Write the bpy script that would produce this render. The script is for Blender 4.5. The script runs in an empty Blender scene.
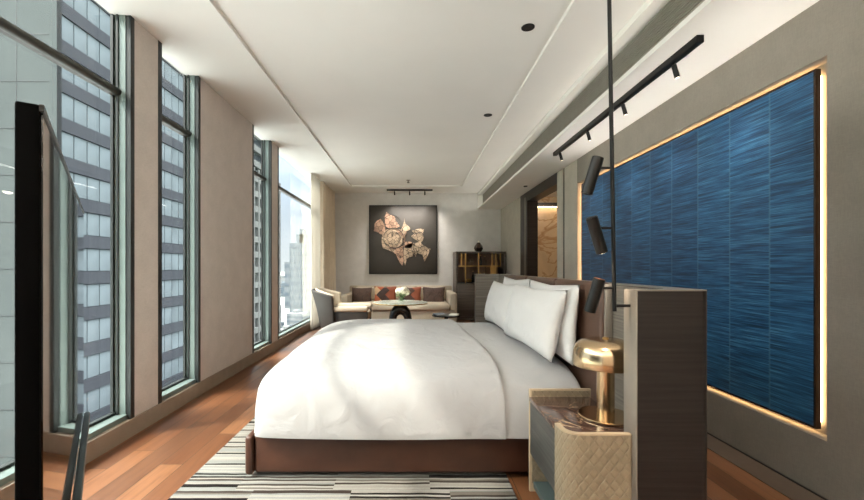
import bpy, bmesh, math, random
from mathutils import Vector, Matrix, noise
random.seed(7)
C = bpy.context.scene.collection
PI = math.pi

# ------------------------------------------------------------------ helpers
def link(o): C.objects.link(o); return o

class MB:
    """collects shapes into one mesh"""
    def __init__(s): s.bm = bmesh.new()
    def _merge(s, b):
        me = bpy.data.meshes.new('tmp'); b.to_mesh(me); b.free()
        s.bm.from_mesh(me); bpy.data.meshes.remove(me)
    def box(s, x0, x1, y0, y1, z0, z1, bev=0, seg=2):
        b = bmesh.new(); bmesh.ops.create_cube(b, size=1)
        for v in b.verts:
            v.co = Vector(((x0+x1)/2+v.co.x*(x1-x0), (y0+y1)/2+v.co.y*(y1-y0), (z0+z1)/2+v.co.z*(z1-z0)))
        if bev: bmesh.ops.bevel(b, geom=b.edges[:], offset=bev, segments=seg, profile=.5, affect='EDGES')
        s._merge(b); return s
    def cyl(s, p0, p1, r0, r1=None, seg=24, cap=True):
        p0 = Vector(p0); p1 = Vector(p1); r1 = r0 if r1 is None else r1
        b = bmesh.new(); d = p1-p0
        bmesh.ops.create_cone(b, cap_ends=cap, segments=seg, radius1=r0, radius2=r1, depth=d.length)
        m = Matrix.Translation((p0+p1)/2) @ d.to_track_quat('Z', 'Y').to_matrix().to_4x4()
        bmesh.ops.transform(b, matrix=m, verts=b.verts[:]); s._merge(b); return s
    def lathe(s, prof, c=(0,0,0), seg=40):
        b = bmesh.new(); rings = []
        for r, z in prof:
            if r < 1e-5: rings.append([b.verts.new((c[0], c[1], c[2]+z))])
            else: rings.append([b.verts.new((c[0]+r*math.cos(2*PI*i/seg), c[1]+r*math.sin(2*PI*i/seg), c[2]+z)) for i in range(seg)])
        for a, d in zip(rings, rings[1:]):
            for i in range(seg):
                j = (i+1) % seg
                if len(a) == 1 and len(d) == 1: continue
                if len(a) == 1: b.faces.new((a[0], d[j], d[i]))
                elif len(d) == 1: b.faces.new((a[i], a[j], d[0]))
                else: b.faces.new((a[i], a[j], d[j], d[i]))
        bmesh.ops.recalc_face_normals(b, faces=b.faces[:]); s._merge(b); return s
    def prism(s, pts, h0, h1, axis='z'):
        """pts: closed polygon, extruded from h0 to h1 along axis"""
        b = bmesh.new()
        def P(u, v, h): return {'z': (u, v, h), 'y': (u, h, v), 'x': (h, u, v)}[axis]
        lo = [b.verts.new(P(u, v, h0)) for u, v in pts]; hi = [b.verts.new(P(u, v, h1)) for u, v in pts]
        n = len(pts); b.faces.new(lo); b.faces.new(hi)
        for i in range(n):
            j = (i+1) % n; b.faces.new((lo[i], lo[j], hi[j], hi[i]))
        bmesh.ops.recalc_face_normals(b, faces=b.faces[:]); s._merge(b); return s
    def sphere(s, c, r, sc=(1,1,1), seg=16):
        b = bmesh.new(); bmesh.ops.create_uvsphere(b, u_segments=seg, v_segments=max(8, seg//2), radius=r)
        for v in b.verts: v.co = Vector((c[0]+v.co.x*sc[0], c[1]+v.co.y*sc[1], c[2]+v.co.z*sc[2]))
        s._merge(b); return s
    def grid(s, f, nu, nv, close_u=False):
        b = bmesh.new(); vs = [[b.verts.new(f(i/(nu if close_u else nu-1), j/(nv-1))) for j in range(nv)] for i in range(nu)]
        for i in range(nu if close_u else nu-1):
            k = (i+1) % nu
            for j in range(nv-1): b.faces.new((vs[i][j], vs[k][j], vs[k][j+1], vs[i][j+1]))
        bmesh.ops.recalc_face_normals(b, faces=b.faces[:]); s._merge(b); return s
    def tube(s, pts, r, seg=10):
        pts = [Vector(p) for p in pts]; b = bmesh.new(); rings = []
        for i, p in enumerate(pts):
            d = (pts[min(i+1, len(pts)-1)]-pts[max(i-1, 0)]).normalized()
            q = d.to_track_quat('Z', 'Y')
            rings.append([b.verts.new(p+q @ Vector((r*math.cos(2*PI*k/seg), r*math.sin(2*PI*k/seg), 0))) for k in range(seg)])
        for a, d in zip(rings, rings[1:]):
            for k in range(seg):
                l = (k+1) % seg; b.faces.new((a[k], a[l], d[l], d[k]))
        b.faces.new(rings[0]); b.faces.new(rings[-1])
        bmesh.ops.recalc_face_normals(b, faces=b.faces[:]); s._merge(b); return s
    def rot(s, m): bmesh.ops.transform(s.bm, matrix=m, verts=s.bm.verts[:]); return s
    def build(s, name, mat, parent=None, smooth=True, world=True, ang=35):
        """mesh coordinates are world coordinates unless world=False (then local to the parent)"""
        bm = s.bm
        if parent is not None and world:
            inv = parent['_m'] if False else parent.matrix_basis.inverted()
            p = parent.parent
            if p is not None: inv = parent.matrix_basis.inverted() @ p.matrix_basis.inverted()
            bmesh.ops.transform(bm, matrix=inv, verts=bm.verts[:])
        if smooth:
            lim = math.radians(ang)
            for f in bm.faces: f.smooth = True
            for e in bm.edges:
                if len(e.link_faces) == 2 and e.calc_face_angle(0) > lim: e.smooth = False
        me = bpy.data.meshes.new(name); bm.to_mesh(me); bm.free()
        me.materials.append(mat)
        o = bpy.data.objects.new(name, me); link(o)
        if parent is not None: o.parent = parent
        return o

def tag(o, label, cat, group=None, kind=None):
    if label: o['label'] = label
    if cat: o['category'] = cat
    if group: o['group'] = group
    if kind: o['kind'] = kind
    return o
def thing(name, label, cat, loc=(0,0,0), rz=0, group=None, kind=None):
    o = bpy.data.objects.new(name, None); link(o); o.empty_display_size = .1
    o.location = loc; o.rotation_euler = (0, 0, rz)
    o.matrix_basis = Matrix.Translation(loc) @ Matrix.Rotation(rz, 4, 'Z')
    return tag(o, label, cat, group, kind)
def single(mb, name, mat, label, cat, group=None, **k):
    return tag(mb.build(name, mat, **k), label, cat, group)
def struct(mb, name, mat, parent=None, **k):
    o = mb.build(name, mat, parent, **k)
    if parent is None: o['kind'] = 'structure'
    return o
def copy_tree(o, parent=None):
    c = o.copy(); link(c)
    if parent is not None: c.parent = parent
    for ch in list(o.children): copy_tree(ch, c)
    return c
def subsurf(o, n=1):
    m = o.modifiers.new('s', 'SUBSURF'); m.levels = n; m.render_levels = n; return o

# ------------------------------------------------------------------ materials
def srgb(c):
    f = lambda v: (v/255/12.92) if v/255 <= .04045 else ((v/255+.055)/1.055)**2.4
    return (f(c[0]), f(c[1]), f(c[2]), 1)
class NT:
    def __init__(s, name):
        s.m = bpy.data.materials.new(name); s.m.use_nodes = True
        s.t = s.m.node_tree; s.t.nodes.clear()
        s.out = s.n('ShaderNodeOutputMaterial'); s.b = s.n('ShaderNodeBsdfPrincipled')
        s.l(s.b.outputs[0], s.out.inputs[0])
    def n(s, ty, **k):
        o = s.t.nodes.new(ty)
        for a, v in k.items(): setattr(o, a, v)
        return o
    def l(s, a, b): s.t.links.new(a, b)
    def val(s, sock, v):
        if hasattr(v, 'is_linked') or hasattr(v, 'links'): s.l(v, sock)
        else: sock.default_value = v
    def coord(s, scale=(1,1,1), rot=(0,0,0)):
        tc = s.n('ShaderNodeTexCoord'); mp = s.n('ShaderNodeMapping')
        mp.inputs['Scale'].default_value = scale; mp.inputs['Rotation'].default_value = rot
        s.l(tc.outputs['Object'], mp.inputs[0]); return mp.outputs[0]
    def noise(s, vec, scale=5, detail=3, rough=.5, dist=0):
        o = s.n('ShaderNodeTexNoise'); s.l(vec, o.inputs['Vector'])
        o.inputs['Scale'].default_value = scale; o.inputs['Detail'].default_value = detail
        o.inputs['Roughness'].default_value = rough; o.inputs['Distortion'].default_value = dist
        return o.outputs['Fac']
    def ramp(s, fac, stops):
        r = s.n('ShaderNodeValToRGB'); e = r.color_ramp.elements
        while len(e) < len(stops): e.new(.5)
        for el, (p, c) in zip(e, stops): el.position = p; el.color = c if len(c) == 4 else (*c, 1)
        s.l(fac, r.inputs[0]); return r.outputs[0]
    def math(s, op, a, b=0):
        o = s.n('ShaderNodeMath', operation=op); s.val(o.inputs[0], a); s.val(o.inputs[1], b); return o.outputs[0]
    def mix(s, fac, a, b, mode='MIX'):
        o = s.n('ShaderNodeMix', data_type='RGBA', blend_type=mode)
        s.val(o.inputs[0], fac); s.val(o.inputs[6], a); s.val(o.inputs[7], b); return o.outputs[2]
    def sep(s, v):
        o = s.n('ShaderNodeSeparateXYZ'); s.l(v, o.inputs[0]); return o.outputs
    def comb(s, x, y, z):
        o = s.n('ShaderNodeCombineXYZ')
        for i, v in enumerate((x, y, z)): s.val(o.inputs[i], v)
        return o.outputs[0]
    def white(s, v):
        o = s.n('ShaderNodeTexWhiteNoise', noise_dimensions='3D'); s.l(v, o.inputs['Vector']); return o.outputs['Value']
    def bump(s, h, dist=.002, strength=.6):
        o = s.n('ShaderNodeBump'); o.inputs['Distance'].default_value = dist; o.inputs['Strength'].default_value = strength
        s.l(h, o.inputs['Height']); s.l(o.outputs[0], s.b.inputs['Normal'])
    def fin(s, col=None, rough=.5, metal=0, spec=None, emit=None, es=0, trans=None):
        if col is not None: s.val(s.b.inputs['Base Color'], col)
        s.val(s.b.inputs['Roughness'], rough); s.b.inputs['Metallic'].default_value = metal
        if spec is not None: s.b.inputs['Specular IOR Level'].default_value = spec
        if emit: s.b.inputs['Emission Color'].default_value = emit; s.b.inputs['Emission Strength'].default_value = es
        return s.m

def plain(name, c, rough=.5, metal=0, var=.06, scale=12, bump=0, spec=None, stretch=(1,1,1)):
    t = NT(name); v = t.coord(stretch); f = t.noise(v, scale, 3)
    a = srgb(c); lo = tuple(x*(1-var) for x in a[:3]); hi = tuple(min(1, x*(1+var)) for x in a[:3])
    col = t.ramp(f, [(.3, lo), (.7, hi)])
    if bump: t.bump(t.noise(v, scale*14, 2), bump)
    return t.fin(col, rough, metal, spec)
def emitter(name, c, s):
    t = NT(name); return t.fin((0,0,0,1), .5, emit=c, es=s)
def woven(name, c, rough=.85, fine=700, bump=.0006):
    t = NT(name); v = t.coord(); f = t.noise(v, 6, 4)
    v2 = t.coord((1,1,.12)); f2 = t.noise(v2, fine*.4, 2); v3 = t.coord((.12,.12,1)); f3 = t.noise(v3, fine*.4, 2)
    w = t.math('ADD', f2, f3); a = srgb(c)
    base = t.ramp(f, [(.3, tuple(x*.95 for x in a[:3])), (.7, tuple(min(1, x*1.05) for x in a[:3]))])
    sh = t.ramp(w, [(.3, (.82,.82,.82)), (.7, (1,1,1))])
    sh = t.ramp(t.math('MULTIPLY', w, .5), [(.35, (.86,.86,.86)), (.65, (1.0,1.0,1.0))])
    col = t.mix(1, base, sh, 'MULTIPLY'); t.bump(w, bump); return t.fin(col, rough, spec=.2)

def m_floor():
    t = NT('wood_floor'); x, y, z = t.sep(t.coord())
    W = .14; Lp = 1.25
    row = t.math('FLOOR', t.math('DIVIDE', x, W))
    off = t.white(t.comb(row, 3.3, 0))
    yy = t.math('ADD', t.math('DIVIDE', y, Lp), off); pid = t.math('FLOOR', yy)
    rnd = t.white(t.comb(row, pid, 1.0)); rnd2 = t.white(t.comb(row, pid, 7.0))
    gv = t.comb(t.math('MULTIPLY', x, 26), t.math('ADD', t.math('MULTIPLY', y, 1.6), t.math('MULTIPLY', rnd, 40)), rnd2)
    g = t.noise(gv, 1.4, 5, .6, .8)
    base = t.ramp(rnd, [(0, srgb((96,60,38))), (.45, srgb((116,75,48))), (.8, srgb((134,91,60))), (1, srgb((72,43,28)))])
    gr = t.ramp(g, [(.3, (.68,.62,.58)), (.55, (1,1,1)), (.8, (1.0,.97,.93))])
    col = t.mix(1, base, gr, 'MULTIPLY')
    fx = t.math('FRACT', t.math('DIVIDE', x, W)); fy = t.math('FRACT', yy)
    gx = t.math('LESS_THAN', t.math('MINIMUM', fx, t.math('SUBTRACT', 1, fx)), .018)
    gy = t.math('LESS_THAN', fy, .004)
    gap = t.math('MAXIMUM', gx, gy)
    col = t.mix(gap, col, (.055,.028,.014,1))
    t.bump(t.math('SUBTRACT', g, t.math('MULTIPLY', gap, 3)), .0008, .4)
    r = t.ramp(g, [(0, (.32,)*3), (1, (.44,)*3)])
    return t.fin(col, r, spec=.4)

def m_rug():
    t = NT('striped_rug'); x, y, z = t.sep(t.coord())
    wob = t.noise(t.comb(t.math('MULTIPLY', x, 1.5), t.math('MULTIPLY', y, 4), 0), 3, 2)
    y2 = t.math('ADD', y, t.math('MULTIPLY', t.math('SUBTRACT', wob, .5), .02))
    band = t.math('FLOOR', t.math('DIVIDE', y2, .31))
    xo = t.math('ADD', t.math('DIVIDE', x, .52), t.white(t.comb(band, 2.2, 0)))
    col_id = t.math('FLOOR', xo)
    s = t.math('ADD', t.math('DIVIDE', y2, .0165), t.math('MULTIPLY', t.white(t.comb(col_id, band, 5)), 9))
    sid = t.math('FLOOR', s)
    r = t.white(t.comb(sid, col_id, 11))
    dens = t.white(t.comb(col_id, band, 21))
    rr = t.math('ADD', r, t.math('MULTIPLY', t.math('SUBTRACT', dens, .5), .2))
    o = t.n('ShaderNodeValToRGB'); o.color_ramp.interpolation = 'CONSTANT'
    st = [(0, srgb((26,22,21))), (.17, srgb((56,47,42))), (.27, srgb((96,90,83))), (.36, srgb((136,131,123))), (.62, srgb((124,124,119))), (.8, srgb((144,140,132)))]
    e = o.color_ramp.elements
    while len(e) < len(st): e.new(.5)
    for el, (p, c) in zip(e, st): el.position = p; el.color = c
    t.l(rr, o.inputs[0])
    f = t.noise(t.coord((1,1,1)), 260, 2)
    col = t.mix(1, o.outputs[0], t.ramp(f, [(.3, (.8,)*3), (.7, (1,)*3)]), 'MULTIPLY')
    t.bump(f, .004, .7); return t.fin(col, .95, spec=.1)

def m_blue():
    t = NT('blue_straw_marquetry'); x, y, z = t.sep(t.coord())
    W = .31; u = t.math('DIVIDE', y, W); sid = t.math('FLOOR', u); fr = t.math('FRACT', u)
    rs = t.white(t.comb(sid, 1.0, 4.0))
    v1 = t.comb(0, t.math('ADD', t.math('MULTIPLY', y, 3.2), t.math('MULTIPLY', rs, 50)), t.math('MULTIPLY', z, 210))
    n1 = t.noise(v1, 1, 3, .7)
    v2 = t.comb(0, t.math('ADD', t.math('MULTIPLY', y, 2.2), t.math('MULTIPLY', rs, 90)), t.math('MULTIPLY', z, 55))
    n2 = t.noise(v2, 1, 4, .65)
    n = t.math('ADD', t.math('ADD', t.math('MULTIPLY', n1, .6), t.math('MULTIPLY', n2, .4)), t.math('MULTIPLY', t.math('SUBTRACT', t.white(t.comb(sid, 9.0, 2.0)), .5), .05))
    col = t.ramp(n, [(.34, srgb((12,30,50))), (.46, srgb((24,60,94))), (.55, srgb((42,94,134))), (.68, srgb((86,142,172)))])
    ed = t.math('LESS_THAN', t.math('MINIMUM', fr, t.math('SUBTRACT', 1, fr)), .02)
    col = t.mix(t.math('MULTIPLY', ed, .35), col, srgb((84,124,146)))
    t.bump(n1, .0015, .5); return t.fin(col, .42, spec=.5)

def m_leather(name, c, rough=.42):
    t = NT(name); v = t.coord(); f = t.noise(v, 3.5, 5, .6); a = srgb(c)
    col = t.ramp(f, [(.3, tuple(x*.72 for x in a[:3])), (.7, tuple(x*1.2 for x in a[:3]))])
    vo = t.n('ShaderNodeTexVoronoi'); vo.inputs['Scale'].default_value = 260; t.l(v, vo.inputs['Vector'])
    t.bump(vo.outputs['Distance'], .0006, .5); return t.fin(col, rough, spec=.45)

def m_grain(name, c, dark=.55, freq=110, rough=.4, bump=.0008, metal=0):
    """horizontal straight grained / ribbed veneer"""
    t = NT(name); x, y, z = t.sep(t.coord())
    v = t.comb(t.math('MULTIPLY', x, 1.6), t.math('MULTIPLY', y, 1.6), t.math('MULTIPLY', z, freq))
    n = t.noise(v, 1, 3, .6); a = srgb(c)
    col = t.ramp(n, [(.3, tuple(k*dark for k in a[:3])), (.5, a[:3]), (.72, tuple(min(1, k*1.45) for k in a[:3]))])
    t.bump(n, bump, .5); return t.fin(col, rough, metal, spec=.4)

def m_marble(name, c0, c1, cv, scale=3, rough=.12, vein=.035):
    t = NT(name); v = t.coord(); n = t.noise(v, scale, 6, .6, 1.2)
    base = t.ramp(n, [(.3, srgb(c0)), (.7, srgb(c1))])
    w = t.noise(v, scale*.8, 5, .55, 2.2)
    d = t.math('ABSOLUTE', t.math('SUBTRACT', w, .5))
    vn = t.ramp(d, [(0, (1,1,1)), (vein*.4, (.6,)*3), (vein, (0,0,0))])
    col = t.mix(vn, base, srgb(cv)); return t.fin(col, rough)

def m_quilt(name, c):
    t = NT(name); x, y, z = t.sep(t.coord()); P = .04
    h = t.math('SUBTRACT', x, y)
    a = t.math('FRACT', t.math('DIVIDE', t.math('ADD', h, t.math('MULTIPLY', z, .8)), P))
    b = t.math('FRACT', t.math('DIVIDE', t.math('SUBTRACT', h, t.math('MULTIPLY', z, .8)), P))
    f = lambda q: t.math('ABSOLUTE', t.math('SUBTRACT', q, .5))
    d = t.math('MAXIMUM', f(a), f(b))           # .5 at the seams
    hgt = t.math('SUBTRACT', 1, t.math('POWER', t.math('MULTIPLY', d, 2), 5))
    cc = srgb(c); n = t.noise(t.coord(), 40, 2)
    col = t.ramp(n, [(.3, tuple(k*.92 for k in cc[:3])), (.7, tuple(k*1.06 for k in cc[:3]))])
    t.bump(hgt, .005, .6); return t.fin(col, .5, spec=.4)

def m_linen(name, c):
    t = NT(name); v = t.coord(); f = t.noise(v, 3, 4); f2 = t.noise(t.coord((1,1,1)), 900, 1); a = srgb(c)
    col = t.ramp(f, [(.3, tuple(k*.97 for k in a[:3])), (.7, a[:3])])
    big = t.noise(v, 7, 3, .5, .6)
    t.bump(t.math('ADD', t.math('MULTIPLY', big, 10), t.math('MULTIPLY', f2, .12)), .0022, .6); return t.fin(col, .9, spec=.15)

def m_lace(name, c):
    t = NT(name); v = t.coord(); cc = srgb(c)
    vo = t.n('ShaderNodeTexVoronoi', feature='DISTANCE_TO_EDGE'); vo.inputs['Scale'].default_value = 11; t.l(v, vo.inputs['Vector'])
    w = t.n('ShaderNodeTexVoronoi'); w.inputs['Scale'].default_value = 11; t.l(v, w.inputs['Vector'])
    tone = t.ramp(t.sep(w.outputs['Color'])[0], [(0, tuple(k*.6 for k in cc[:3])), (1, tuple(min(1, k*1.25) for k in cc[:3]))])
    ln = t.ramp(vo.outputs['Distance'], [(.02, (1,1,1)), (.05, (0,0,0))])
    return t.fin(t.mix(ln, tone, srgb((54,46,40))), .5, .15)
def m_glass(name, tint=(.93,.96,.95), refl=.9):
    t = NT(name); t.t.nodes.remove(t.b)
    tr = t.n('ShaderNodeBsdfTransparent'); tr.inputs[0].default_value = (*tint, 1)
    gl = t.n('ShaderNodeBsdfGlossy'); gl.inputs['Roughness'].default_value = .01; gl.inputs[0].default_value = (refl, refl, refl, 1)
    fr = t.n('ShaderNodeLayerWeight'); fr.inputs[0].default_value = .5
    q = t.math('ADD', t.math('MULTIPLY', t.math('POWER', fr.outputs['Facing'], 5), .6), .014)
    mx = t.n('ShaderNodeMixShader'); t.l(q, mx.inputs[0]); t.l(tr.outputs[0], mx.inputs[1]); t.l(gl.outputs[0], mx.inputs[2])
    t.l(mx.outputs[0], t.out.inputs[0]); return t.m
def m_sheer(name, c, tr=.35):
    t = NT(name); t.t.nodes.remove(t.b); c4 = srgb(c)
    a = t.n('ShaderNodeBsdfTransparent'); d = t.n('ShaderNodeBsdfDiffuse'); d.inputs[0].default_value = c4
    l = t.n('ShaderNodeBsdfTranslucent'); l.inputs[0].default_value = c4
    m1 = t.n('ShaderNodeMixShader'); m1.inputs[0].default_value = .55; t.l(d.outputs[0], m1.inputs[1]); t.l(l.outputs[0], m1.inputs[2])
    m2 = t.n('ShaderNodeMixShader'); m2.inputs[0].default_value = tr; t.l(m1.outputs[0], m2.inputs[1]); t.l(a.outputs[0], m2.inputs[2])
    t.l(m2.outputs[0], t.out.inputs[0]); return t.m
def m_cushion(name, c0, c1, c2, scale=9):
    t = NT(name); v = t.coord(); n = t.noise(v, scale, 4, .6, 1.5); f = t.noise(t.coord(), 300, 2)
    col = t.ramp(n, [(.32, srgb(c0)), (.48, srgb(c1)), (.6, srgb(c0)), (.72, srgb(c2))])
    t.bump(f, .001); return t.fin(col, .75)
def m_geo(name, cols, P=.2):
    t = NT(name); x, y, z = t.sep(t.coord())
    a = t.math('FLOOR', t.math('DIVIDE', t.math('ADD', x, z), P)); b = t.math('FLOOR', t.math('DIVIDE', t.math('SUBTRACT', x, z), P))
    r = t.white(t.comb(a, b, 2)); o = t.n('ShaderNodeValToRGB'); o.color_ramp.interpolation = 'CONSTANT'; e = o.color_ramp.elements
    while len(e) < len(cols): e.new(.5)
    for i, (el, c) in enumerate(zip(e, cols)): el.position = i/len(cols); el.color = srgb(c)
    t.l(r, o.inputs[0]); return t.fin(o.outputs[0], .75)

M = dict(
    floor=m_floor(), rug=m_rug(), blue=m_blue(),
    border=plain('dark_floor_strip', (88,74,62), .55),
    ceiling=plain('ceiling_paint', (229,227,222), .9, var=.015, scale=2),
    wall_back=woven('wall_back_cloth', (224,222,218)),
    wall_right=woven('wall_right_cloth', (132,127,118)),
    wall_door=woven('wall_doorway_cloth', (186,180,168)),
    wall_left=woven('wall_left_cloth', (208,198,190)),
    base=plain('baseboard_taupe', (140,124,108), .6),
    frame=plain('window_frame_pale', (112,126,122), .35, .2),
    frame_dark=plain('window_gasket_dark', (34,39,38), .45),
    rail=plain('window_rail_grey', (56,56,51), .45, .1),
    glass=m_glass('window_glass'), glass2=m_glass('clear_glass', (.9,.93,.9)),
    black=plain('black_metal', (14,14,14), .45, 0, spec=.3),
    gunmetal=plain('gunmetal', (46,46,45), .32, .7),
    brass=plain('brass', (206,180,144), .2, 1, var=.03),
    brass_satin=plain('brass_satin', (190,150,92), .3, 1),
    copper=plain('copper_end', (190,120,80), .35, .8),
    grille=plain('vent_grey', (150,146,136), .5, .1),
    linen=m_linen('white_linen', (170,169,168)), sheet=m_linen('white_sheet', (170,169,168)), pillow=m_linen('pillow_linen', (204,203,201)),
    leather=m_leather('brown_leather', (84,61,48)), leather_base=m_leather('bed_leather', (70,43,31), .4),
    ribbed=m_grain('grey_ribbed_veneer', (116,109,100), .6, 90), dark_wood=m_grain('dark_wood', (40,35,33), .62, 70, .36),
    drawer=m_grain('drawer_ribbed', (72,71,67), .55, 120, .45, .0015), cabinet=m_grain('cabinet_wood', (88,78,70), .7, 60),
    trim=plain('taupe_metal_trim', (150,142,132), .35, .5),
    brown_marble=m_marble('brown_marble', (66,46,38), (92,68,58), (190,160,128), 2.2, .06, .005),
    beige_marble=m_marble('beige_marble', (196,176,148), (226,204,170), (176,142,106), .9, .25, .03),
    green_marble=m_marble('pale_table_marble', (214,220,204), (236,238,226), (150,160,130), 5, .08, .03),
    quilt=m_quilt('tan_quilted_leather', (142,127,104)), tan=plain('tan_leather', (178,158,130), .5),
    shelf=m_grain('niche_shelf', (70,82,80), .6, 60), dark=plain('dark_recess', (38,34,32), .6),
    screen=plain('tv_screen', (8,9,10), .03, spec=.7, var=0), tv=plain('tv_body', (5,5,5), .8, .0, spec=.03), bar=plain('speaker_bar_grey', (58,66,66), .4, .4),
    canvas=plain('art_canvas', (64,60,54), .6), gold=m_lace('art_gold', (186,164,138)), gold2=m_lace('art_rose_gold', (176,142,118)),
    cream=woven('cream_fabric', (206,192,172)), sofa=woven('sofa_fabric', (188,176,158)), brown_sat=plain('brown_satin', (44,37,33), .5, 0, var=.15, scale=6),
    cush=m_cushion('dark_patterned', (66,50,44), (96,74,64), (120,84,66)), geo=m_geo('geometric_orange', [(176,92,56),(62,44,38),(206,172,136),(140,72,46)]),
    geo2=m_geo('geometric_dark', [(60,42,38),(84,58,48),(60,42,38),(150,82,56)]),
    drape=woven('drape_beige', (228,214,192), fine=500), sheer=m_sheer('sheer_white', (214,208,198), .15),
    black_stone=plain('black_stone', (30,33,34), .12), petal=plain('white_petals', (240,232,210), .7), leaf=plain('leaf_green', (96,120,70), .6),
    bronze=plain('dark_bronze', (72,60,52), .25, .6), bottle=plain('bottle_dark', (40,34,28), .1), paper=plain('paper', (222,218,208), .7), bluebook=plain('slate_cover', (84,92,100), .5),
    led=emitter('led_strip', (1,.60,.28,1), 11), led2=emitter('cove_led', (1,.66,.38,1), 4), lens=emitter('lamp_lens', (1,.86,.66,1), 2.5), glow=emitter('glow', (1,.75,.45,1), 6),
    softled=emitter('fill_diffuser', (1,.94,.86,1), .1),
    cabinet_back=plain('cabinet_back', (128,98,78), .4),
    bounce=plain('bounce_slab_grey', (134,134,134), .9),  # for the unseen slab that reflects daylight into the room
    cove=emitter('cove_fill_white', (1,.95,.88,1), .15),
    a_wall=plain('tower_pale_cladding', (62,66,66), .9, spec=.05, scale=.3), spandrel=plain('tower_spandrel', (42,44,49), .9, spec=.05, scale=.4),
    b_wall=plain('tower_dark_fin', (30,32,34), .9, spec=.05), pane=plain('tower_curtained_pane', (72,79,84), .8, spec=.05, var=.16, scale=.35), mull=plain('tower_mullion', (40,42,44), .5),
    c_wall=plain('white_balcony', (76,77,77), .9, spec=.05), c_glass=plain('slot_window', (34,38,42), .9, spec=.05),
    city1=plain('pale_concrete', (88,92,96), .9, spec=.05), city2=plain('grey_concrete', (76,83,89), .9, spec=.05), city3=plain('light_render', (100,101,101), .9, spec=.05), cityg=plain('city_window', (66,74,82), .9, spec=.05),
    ground=plain('city_ground', (104,108,102), .9, scale=.02, var=.3),
)

# ------------------------------------------------------------------ camera
F = 408.0; VX, VY = 413.0, 267.0
cam = bpy.data.cameras.new('camera'); co = link(bpy.data.objects.new('camera', cam))
cam.sensor_width = 36; cam.lens = F/864*36; cam.shift_x = (432-VX)/864; cam.shift_y = (VY-250)/864
co.location = (0, 0, 1.2); co.rotation_euler = (PI/2, 0, 0); cam.clip_start = .05; cam.clip_end = 6000
bpy.context.scene.camera = co
def P(x, y, d): return ((x-VX)*d/F, d, 1.2+(VY-y)*d/F)

XL, XR, YB, YF, ZC, ZS = -2.0, 2.12, 9.85, -2.6, 2.98, 2.59
# ------------------------------------------------------------------ room shell
struct(MB().box(-2.3, 4.0, YF-.2, YB+.2, -.12, 0), 'floor', M['floor'])
struct(MB().box(1.95, XR, YF, 5.9, 0, .004), 'trim_1', M['border'])
ce = MB()
ce.box(-2.128, -1.36, YF-.2, YB+.2, ZC, ZC+.2); ce.box(1.08, 2.5, YF-.2, YB+.2, ZC, ZC+.2)
ce.box(-1.36, 1.08, 9.02, YB+.2, ZC, ZC+.2); ce.box(-1.36, 1.08, YF-.2, -1.4, ZC, ZC+.2)
ce.box(-1.36, 1.08, -1.4, 9.02, ZC+.03, ZC+.2)
struct(ce, 'ceiling', M['ceiling'])
# bulkhead along the right wall: lip, recess with vent, body
bk = MB().box(1.56, XR, YF, YB, ZS, ZS+.035).box(1.68, XR, YF, YB, ZS+.035, ZC).box(1.56, 1.68, YF, YB, ZC-.05, ZC)
bk.box(1.56, 1.68, YB-.03, YB, ZS, ZC)
bko = struct(bk, 'ceiling_bulkhead', M['ceiling'])
MB().box(1.585, 1.61, YF+.1, YB-.1, ZS+.036, ZS+.044).build('cove_fill_strip', M['cove'], bko)  # added glowing strip hidden by the lip, fill for the ceiling
vt = MB()
for i in range(15):
    z = ZS+.05+i*.0192
    vt.box(1.655, 1.675, -1.5, 9.7, z, z+.008)
vt.box(1.672, 1.68, -1.5, 9.7, ZS+.04, ZC-.05)
single(vt, 'air_vent', M['grille'], 'long grey slatted air vent in the ceiling bulkhead above the track light', 'vent')

# back wall, front wall
struct(MB().box(-2.3, 2.4, YB, YB+.2, 0, ZC), 'wall_back', M['wall_back'])
struct(MB().box(-2.3, 2.4, YF-.2, YF, 0, ZC), 'wall_front', M['ceiling'])
# right wall with recess and doorway
RB = 2.2; ry0, ry1, rz0, rz1 = 2.09, 5.27, .306, 2.286
wr = MB().box(XR, 2.29, YF, ry0, 0, ZC).box(XR, 2.29, ry0, ry1, 0, rz0).box(XR, 2.29, ry0, ry1, rz1, ZC).box(RB, 2.29, ry0, ry1, rz0, rz1)
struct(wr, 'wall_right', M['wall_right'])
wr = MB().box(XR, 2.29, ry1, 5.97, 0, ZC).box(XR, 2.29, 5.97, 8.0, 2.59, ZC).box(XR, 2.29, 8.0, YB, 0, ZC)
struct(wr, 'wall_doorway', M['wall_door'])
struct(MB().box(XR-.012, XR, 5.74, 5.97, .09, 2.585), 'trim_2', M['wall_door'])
struct(MB().box(XR-.003, XR+.001, 5.715, 5.74, .09, 2.585), 'trim_3', M['dark'])
struct(MB().box(XR-.006, XR, YF, 5.7, 0, .012), 'baseboard_right', M['dark'])
# doorway
dr = thing('door_1', None, None, (XR, 6.8, 0), kind='structure')
fr = MB().box(XR-.015, 2.3, 7.52, 8.0, 0, 2.585).box(XR-.015, 2.3, 5.97, 7.52, 2.42, 2.585)
fr.build('door_frame', M['dark_wood'], dr)
MB().box(XR-.02, XR-.014, 7.63, 7.68, 0, 2.5).build('frame_inlay', M['trim'], dr)
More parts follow.
